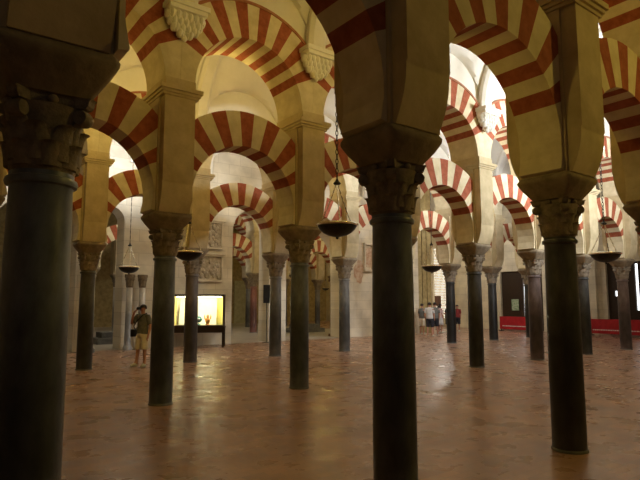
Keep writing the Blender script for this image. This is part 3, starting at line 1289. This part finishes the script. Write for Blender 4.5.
def person(loc, rz, h, label, J, shirt, lower, hair='short', skirt=False, group=None, shoe='shoe', fingers=False):
    """J: joints in metres for a 1.75 m body facing -y."""
    root = empty('person', loc, rz, label, 'person', group)
    root.scale = (h / 1.75 * PS,) * 3
    V = Vector
    base = dict(pelvis=(0, 0, .95), waist=(0, .005, 1.10), chest=(0, .01, 1.30), neck=(0, .0, 1.48), neck2=(0, -.015, 1.55), head=(0, -.025, 1.64), crown=(0, -.02, 1.715),
                shL=(.17, .01, 1.42), shR=(-.17, .01, 1.42), elL=(.23, .02, 1.13), elR=(-.23, .02, 1.13), wrL=(.24, -.05, .89), wrR=(-.24, -.05, .89),
                haL=(.24, -.075, .81), haR=(-.24, -.075, .81),
                hiL=(.095, 0, .90), hiR=(-.095, 0, .90), knL=(.11, -.02, .50), knR=(-.11, -.02, .50), anL=(.12, .02, .10), anR=(-.12, .02, .10),
                toL=(.13, -.15, .035), toR=(-.13, -.15, .035), heL=(.12, .05, .035), heR=(-.12, .05, .035))
    base.update(J)
    names = list(base)
    idx = {n: i for i, n in enumerate(names)}
    rad = dict(pelvis=(.145, .105), waist=(.135, .10), chest=(.155, .105), neck=.06, neck2=.055, head=(.078, .095), crown=(.06, .07),
               shL=.06, shR=.06, elL=.042, elR=.042, wrL=.028, wrR=.028, haL=(.03, .018), haR=(.03, .018),
               hiL=.088, hiR=.088, knL=.055, knR=.055, anL=.038, anR=.038, toL=.03, toR=.03, heL=.032, heR=.032)
    E_ = [('pelvis', 'waist'), ('waist', 'chest'), ('chest', 'neck'), ('neck', 'neck2'), ('neck2', 'head'), ('head', 'crown'),
          ('chest', 'shL'), ('chest', 'shR'), ('shL', 'elL'), ('shR', 'elR'), ('elL', 'wrL'), ('elR', 'wrR'), ('wrL', 'haL'), ('wrR', 'haR'),
          ('pelvis', 'hiL'), ('pelvis', 'hiR'), ('hiL', 'knL'), ('hiR', 'knR'), ('knL', 'anL'), ('knR', 'anR'), ('anL', 'toL'), ('anR', 'toR'), ('anL', 'heL'), ('anR', 'heR')]
    verts = [V(base[n]) for n in names]
    radii = [rad[n] for n in names]
    edges = [(idx[a], idx[b]) for a, b in E_]
    if fingers:
        for sd in 'LR':
            w, hnd, el = V(base['wr' + sd]), V(base['ha' + sd]), V(base['el' + sd])
            d = (hnd - w).normalized()
            side = d.cross(V((1, .2, .1))).normalized()
            up = d.cross(side)
            for q, (off, ln) in enumerate(((-.026, .055), (-.009, .068), (.009, .064), (.026, .05))):
                a = len(verts)
                p0 = hnd + side * off + d * .02
                p1 = p0 + d * ln * .6 - up * .012
                p2 = p1 + d * ln * .3 - up * .022
                verts += [p0, p1, p2]
                radii += [.009, .0085, .007]
                edges += [(idx['ha' + sd], a), (a, a + 1), (a + 1, a + 2)]
            a = len(verts)
            p0 = w.lerp(hnd, .5) + side * -.035
            p1 = p0 + d * .035 - side * .018 - up * .01
            verts += [p0, p1]
            radii += [.011, .009]
            edges += [(idx['wr' + sd], a), (a, a + 1)]
    me = skin_mesh('body', verts, edges, radii, M['skin'], idx['pelvis'], 2)
    # face: nose, brows, ears and chin pressed into the same mesh
    m = MB()
    hd = V(base['head'])
    m.ellip(hd + V((0, -.098, .0)), (.012, .02, .022), 8, 6)
    for s in (-1, 1):
        m.ellip(hd + V((s * .078, .0, .0)), (.012, .022, .032), 8, 6)
        m.ellip(hd + V((s * .03, -.085, .025)), (.014, .01, .009), 8, 6, 1)
    m.ellip(hd + V((0, -.088, -.048)), (.026, .01, .007), 8, 6, 2)
    fm = m.mesh('face', [M['skin'], M['hair'], M['maroon']], 'all')
    bm = bmesh.new()
    bm.from_mesh(me)
    bm.from_mesh(fm)
    bm.to_mesh(me)
    bm.free()
    me.materials.append(M['hair'])
    me.materials.append(M['maroon'])
    body = link('body', me, root)
    # hair
    m = MB()
    rings = []
    lo = -.055 if hair == 'long' else -.01
    for i in range(9):
        t = i / 8
        a = PI / 2 * (1 - t)
        rr = math.cos(a)
        rings.append([hd + V((.093 * rr * math.cos(2 * PI * j / 16), .02 + (.105 if math.sin(2 * PI * j / 16) > 0 else .1) * rr * math.sin(2 * PI * j / 16),
                              .03 + .095 * math.sin(a) - (1 - math.sin(2 * PI * j / 16) * -1) * .5 * 0)) for j in range(16)])
    rings.append([hd + V((.090 * math.cos(2 * PI * j / 16), .025 + .098 * math.sin(2 * PI * j / 16) * (1 if math.sin(2 * PI * j / 16) > 0 else .8),
                          lo if math.sin(2 * PI * j / 16) > -.2 else .03)) for j in range(16)])
    if hair == 'long':
        rings.append([hd + V((.085 * math.cos(2 * PI * j / 16), .03 + .08 * math.sin(2 * PI * j / 16) * (1 if math.sin(2 * PI * j / 16) > 0 else .3),
                              -.2 if math.sin(2 * PI * j / 16) > -.2 else .03)) for j in range(16)])
    m.loft(rings)
    m.build('hair', M['hair'], root, 'all')
    # shirt
    m = MB()
    px, py = base['pelvis'][0], base['pelvis'][1]
    m.loft([[V((px + a * math.cos(2 * PI * j / 24), py + .008 + b * math.sin(2 * PI * j / 24), z)) for j in range(24)]
            for a, b, z in ((.18, .135, .915), (.19, .142, .93), (.186, .14, 1.0), (.172, .132, 1.12), (.182, .134, 1.27), (.186, .126, 1.36), (.165, .105, 1.43), (.10, .08, 1.475), (.076, .072, 1.50), (.066, .064, 1.495))])
    for q in 'LR':
        a, e = V(base['sh' + q]), V(base['el' + q])
        inn = a + V((-.05 if q == 'L' else .05, 0, -.01))
        m.tube([inn, a, a.lerp(e, .3), a.lerp(e, .6), a.lerp(e, .8)], [.07, .078, .074, .069, .066], 16)
    m.build('shirt', M[shirt], root, 'all')
    # shorts or skirt
    if skirt:
        m = MB()
        rings = []
        for t in (0, .15, .4, .7, 1):
            z = 1.0 - .52 * t
            rings.append([V(((.17 + .07 * t) * math.cos(2 * PI * j / 20), (.13 + .06 * t) * math.sin(2 * PI * j / 20), z)) for j in range(20)])
        m.loft(rings)
        m.build('skirt', M[lower], root, 'all')
    else:
        m = MB()
        px, py = base['pelvis'][0], base['pelvis'][1]
        m.loft([[V((px + a * math.cos(2 * PI * j / 24), py + b * math.sin(2 * PI * j / 24), z)) for j in range(24)]
                for a, b, z in ((.150, .112, 1.06), (.164, .122, 1.03), (.176, .132, .96), (.186, .138, .90), (.182, .132, .85), (.14, .10, .80))])
        for q in 'LR':
            h0, k0 = V(base['hi' + q]), V(base['kn' + q])
            pts = [h0.lerp(k0, t) for t in (-.02, .15, .35, .6, .8, .95, 1.02)]
            m.tube(pts, [.085, .104, .104, .100, .098, .099, .092], 18)
        m.build('shorts', M[lower], root, 'all')
    for s in 'LR':
        a, t, e = V(base['an' + s]), V(base['to' + s]), V(base['he' + s])
        me = skin_mesh('shoe', [e + V((0, .01, .012)), e.lerp(t, .5) + V((0, 0, .018)), t + V((0, -.02, .005)), a + V((0, .0, .01))], [(0, 1), (1, 2), (1, 3)], [.045, .048, .042, .046], M[shoe], 1, 2)
        for q in me.vertices:
            q.co.z = max(q.co.z, .0)
        link('shoe', me, root)
    return root


# man with a raised camera, strap bag at the hip
gx, gy = -4.33, 13.35
man = person((gx, gy, 0), math.radians(-25), 1.72, 'man in grey shirt and khaki shorts holding a camera up to his face', dict(
    elR=(-.30, -.14, 1.20), wrR=(-.13, -.24, 1.50), haR=(-.085, -.20, 1.585), shR=(-.185, 0, 1.43),
    elL=(.26, .03, 1.14), wrL=(.25, -.04, .89), haL=(.245, -.07, .81),
    knL=(.13, -.04, .50), anL=(.14, -.03, .10), toL=(.17, -.19, .035), heL=(.135, .01, .035),
    knR=(-.12, -.03, .50), anR=(-.14, -.06, .10), toR=(-.2, -.22, .035), heR=(-.13, -.02, .035)), 'grey_shirt', 'khaki', fingers=True)
cm = empty('camera_body', man.location, man.rotation_euler.z, 'small black camera held at the eye by the man in khaki shorts', 'camera')
cm.scale = man.scale
m = MB()
m.b2(-.06, .06, -.20, -.15, 1.61, 1.69)
m.build('camera_case', M['black'], cm, bevel=.006)
m = MB()
m.lathe([(.028, 0), (.028, .05), (.022, .055), (.005, .052)], 16, (0, -.2005, 1.648), 0, Matrix.Rotation(PI / 2, 3, 'X'))
m.build('lens', M['metal'], cm, True)
bg = empty('shoulder_bag', man.location, man.rotation_euler.z, 'dark shoulder bag hanging at the hip of the man with the camera', 'bag')
bg.scale = man.scale
m = MB()
m.b2(-.37, -.26, -.1, .10, .84, 1.05)
m.build('bag_body', M['navy'], bg, bevel=.02)
m = MB()
m.tube([(-.315, .02, 1.05), (-.24, -.10, 1.15), (-.08, -.155, 1.29), (.08, -.12, 1.45), (.12, .0, 1.51), (.05, .13, 1.42), (-.1, .155, 1.25), (-.25, .10, 1.12), (-.315, .04, 1.05)], .014, 6)
m.build('strap', M['navy'], bg, True)

GP = 'visitors before the latticed window'
VIS = [
    # x, foot y in picture space were turned into ground positions
    ((4.93, 24.5), 2.7, 1.74, 'visitor in white shirt and black shorts seen from behind', 'white_shirt', 'navy', 'short', False, {}),
    ((5.3, 25.1), 3.3, 1.74, 'dark-haired visitor in grey shirt standing close behind the white-shirted visitor', 'grey_shirt', 'navy', 'short', False, {}),
    ((4.85, 25.9), 2.2, 1.66, 'visitor in dull grey clothes at the edge of the group', 'grey_shirt', 'khaki', 'short', False, {}),
    ((6.0, 27.2), 2.0, 1.66, 'visitor in pale pink shirt and light skirt', 'pink_shirt', 'white_shirt', 'long', True, {}),
    ((6.45, 27.6), -1.9, 1.66, 'dark-clothed visitor with long dark hair and folded arms', 'navy', 'navy', 'long', False, dict(elL=(.24, -.12, 1.16), wrL=(.02, -.2, 1.14), haL=(-.06, -.2, 1.15), elR=(-.24, -.12, 1.16), wrR=(-.02, -.22, 1.1), haR=(.06, -.22, 1.1))),
    ((7.13, 28.3), -.6, 1.58, 'visitor in maroon shirt half hidden by the thin black column', 'maroon', 'navy', 'short', False, {}),
]
for (x, y), rz, h, lab, sh, lw, hr, sk, J in VIS:
    person((x, y, 0), rz, h, lab, J, sh, lw, hr, sk, GP)
# dark notice board on a post beside the visitors
r = empty('notice_board', (6.55, 30.2, 0), 0, 'small dark notice board on a post above the visitors', 'sign')
m = MB()
m.b2(-.17, .17, -.02, .02, 1.3, 1.85)
m.build('board', M['brown_wood'], r)
m = MB()
m.b2(-.025, .025, -.025, .025, .03, 1.2995)
m.build('post', M['metal'], r)
m = MB()
m.b2(-.15, .15, -.15, .15, 0, .0295)
m.build('base', M['metal'], r)

# ----------------------------------------------------------------- lamps (uplights on the cornices, facing away from the camera), plus added fill lights
WARM, GOLD, WHITE, DAY, COOL = (1, .75, .26), (1, .71, .13), (1, .95, .85), (.90, .95, 1), (.75, .88, 1)


def point(u, v, z, power, col, r=.12):
    d = bpy.data.lights.new('uplight_or_fill', 'POINT')
    d.energy = power
    d.color = col
    d.shadow_soft_size = r
    o = bpy.data.objects.new('uplight_or_fill', d)
    COL.objects.link(o)
    o.location = W(u, v, z)
    return o


def area(u, v, z, power, col, su, sv, down=False):
    d = bpy.data.lights.new('uplight_or_fill', 'AREA')
    d.shape = 'RECTANGLE'
    d.size, d.size_y = su, sv
    d.energy = power
    d.color = col
    o = bpy.data.objects.new('uplight_or_fill', d)
    COL.objects.link(o)
    o.location = W(u, v, z)
    o.rotation_euler = (0 if down else PI, 0, ROT)
    return o


LIGHTS = [
    # (u, v, z, power, colour)
    # aisle between second and third arcade, lamps on the far cornices of the second arcade
    (ku(-1), .62, 5.15, 30, GOLD), (ku(0), .62, 5.15, 30, GOLD), (ku(1), .62, 5.15, 30, GOLD), (ku(3.5), .62, 5.15, 40, WHITE), (ku(5), .62, 5.15, 60, WHITE),
    # aisle between front and second arcade
    (ku(1), -S + .62, 5.15, 28, GOLD), (ku(6), -S + .62, 5.15, 150, WHITE),
    # aisle before the chapel wall
    (ku(2), S + .62, 5.15, 50, WARM), (ku(4), S + .62, 5.15, 80, WHITE), (ku(6), S + .62, 5.15, 200, WHITE),
    # behind the chapel wall
    (ku(1.5), 2 * S + .8, 5.15, 150, WHITE), (ku(2.4), 3 * S + .8, 5.15, 160, WHITE), (ku(4), 2 * S + .8, 5.15, 50, GOLD), (ku(6), 2 * S + .8, 5.15, 60, GOLD), (ku(6), 3 * S + .8, 5.15, 60, GOLD), (ku(7.5), 4 * S + 1.2, 4.5, 60, GOLD), (ku(7.5), 2 * S + .8, 5.15, 140, WHITE),
    (ku(7.7), 1.5 * S, 5.2, 110, DAY),  # added fill in mid-aisle, no lamp hangs here; brightens the end wall
    # added fill without a lamp, behind the front pier, lights the arch undersides
    (ku(0) - .1, -S + .62, 3.7, 26, GOLD),
    # camera aisle: dim gold lamp, and an added cool fill without a fixture
    (ku(2.2), -2 * S + .6, 5.15, 230, GOLD), (ku(-1.2), -2 * S + .4, 4.2, 5, COOL),
]
UPS = [
    # floodlights turned up to the vaults: (u, v, power, colour, lean, cone)
    (ku(-1), .62, 92, WARM, .55, 150), (ku(0), .62, 92, WARM, .55, 150), (ku(1), .62, 92, WARM, .55, 150), (ku(2), .62, 40, WARM, .55, 150),
    (ku(0), -S + .62, 30, GOLD, .55, 150), (ku(1), -S + .62, 55, WARM, .55, 150), (ku(2), -S + .62, 25, WARM, .55, 150),
    (ku(4), -S + .62, 200, DAY, .55, 150),
    (ku(0), S + .62, 700, DAY, 1.3, 110), (ku(1), S + .62, 450, DAY, 1.3, 110), (ku(2.5), S + .62, 110, WHITE, 1.3, 105),
    (ku(3.6), -S + .62, 1150, DAY, 5, 110), (ku(4.8), -S + .62, 1000, DAY, 5, 110), (ku(3.6), .62, 420, DAY, 5, 100), (ku(5), .62, 420, DAY, 5, 100),
]
for u, v, z, p, c in LIGHTS:
    point(u, v, z, p, c)
for u, v, p, c, lean, cone in UPS:
    d = bpy.data.lights.new('floodlight', 'SPOT')
    d.energy = p
    d.color = c
    d.spot_size = math.radians(cone)
    d.spot_blend = .5
    d.shadow_soft_size = .12
    o = bpy.data.objects.new('floodlight', d)
    COL.objects.link(o)
    o.location = W(u, v, 5.12)
    dirv = Vector((VX * lean, VY * lean, 1))
    o.rotation_euler = dirv.to_track_quat('-Z', 'Y').to_euler()

w = bpy.data.worlds.new('dim_hall')
SC.world = w
w.use_nodes = True
w.node_tree.nodes['Background'].inputs['Color'].default_value = (1, .72, .42, 1)
w.node_tree.nodes['Background'].inputs['Strength'].default_value = .02

# ----------------------------------------------------------------- camera
cd = bpy.data.cameras.new('camera')
cd.sensor_width = 36
cd.lens = 539.88 * 36 / 640
cam = bpy.data.objects.new('camera', cd)
COL.objects.link(cam)
cam.location = (0, 0, 1.6)
cam.rotation_euler = (math.radians(90 + 6.39), 0, 0)
SC.camera = cam

# ----------------------------------------------------------------- layout units to metres
done = set()
for o in list(SC.objects):
    if o.type == 'MESH' and o.data.name not in done:
        done.add(o.data.name)
        o.data.transform(Matrix.Scale(SCALE, 4))
    o.location = o.location * SCALE
    if o.type == 'LIGHT':
        o.data.energy *= SCALE ** 2
        o.data.shadow_soft_size *= SCALE
cd.clip_end = 500

vs_ = SC.view_settings
vs_.view_transform = 'Standard'
vs_.look = 'None'
vs_.exposure = 0.0
vs_.gamma = 1.0
vs_.use_curve_mapping = False
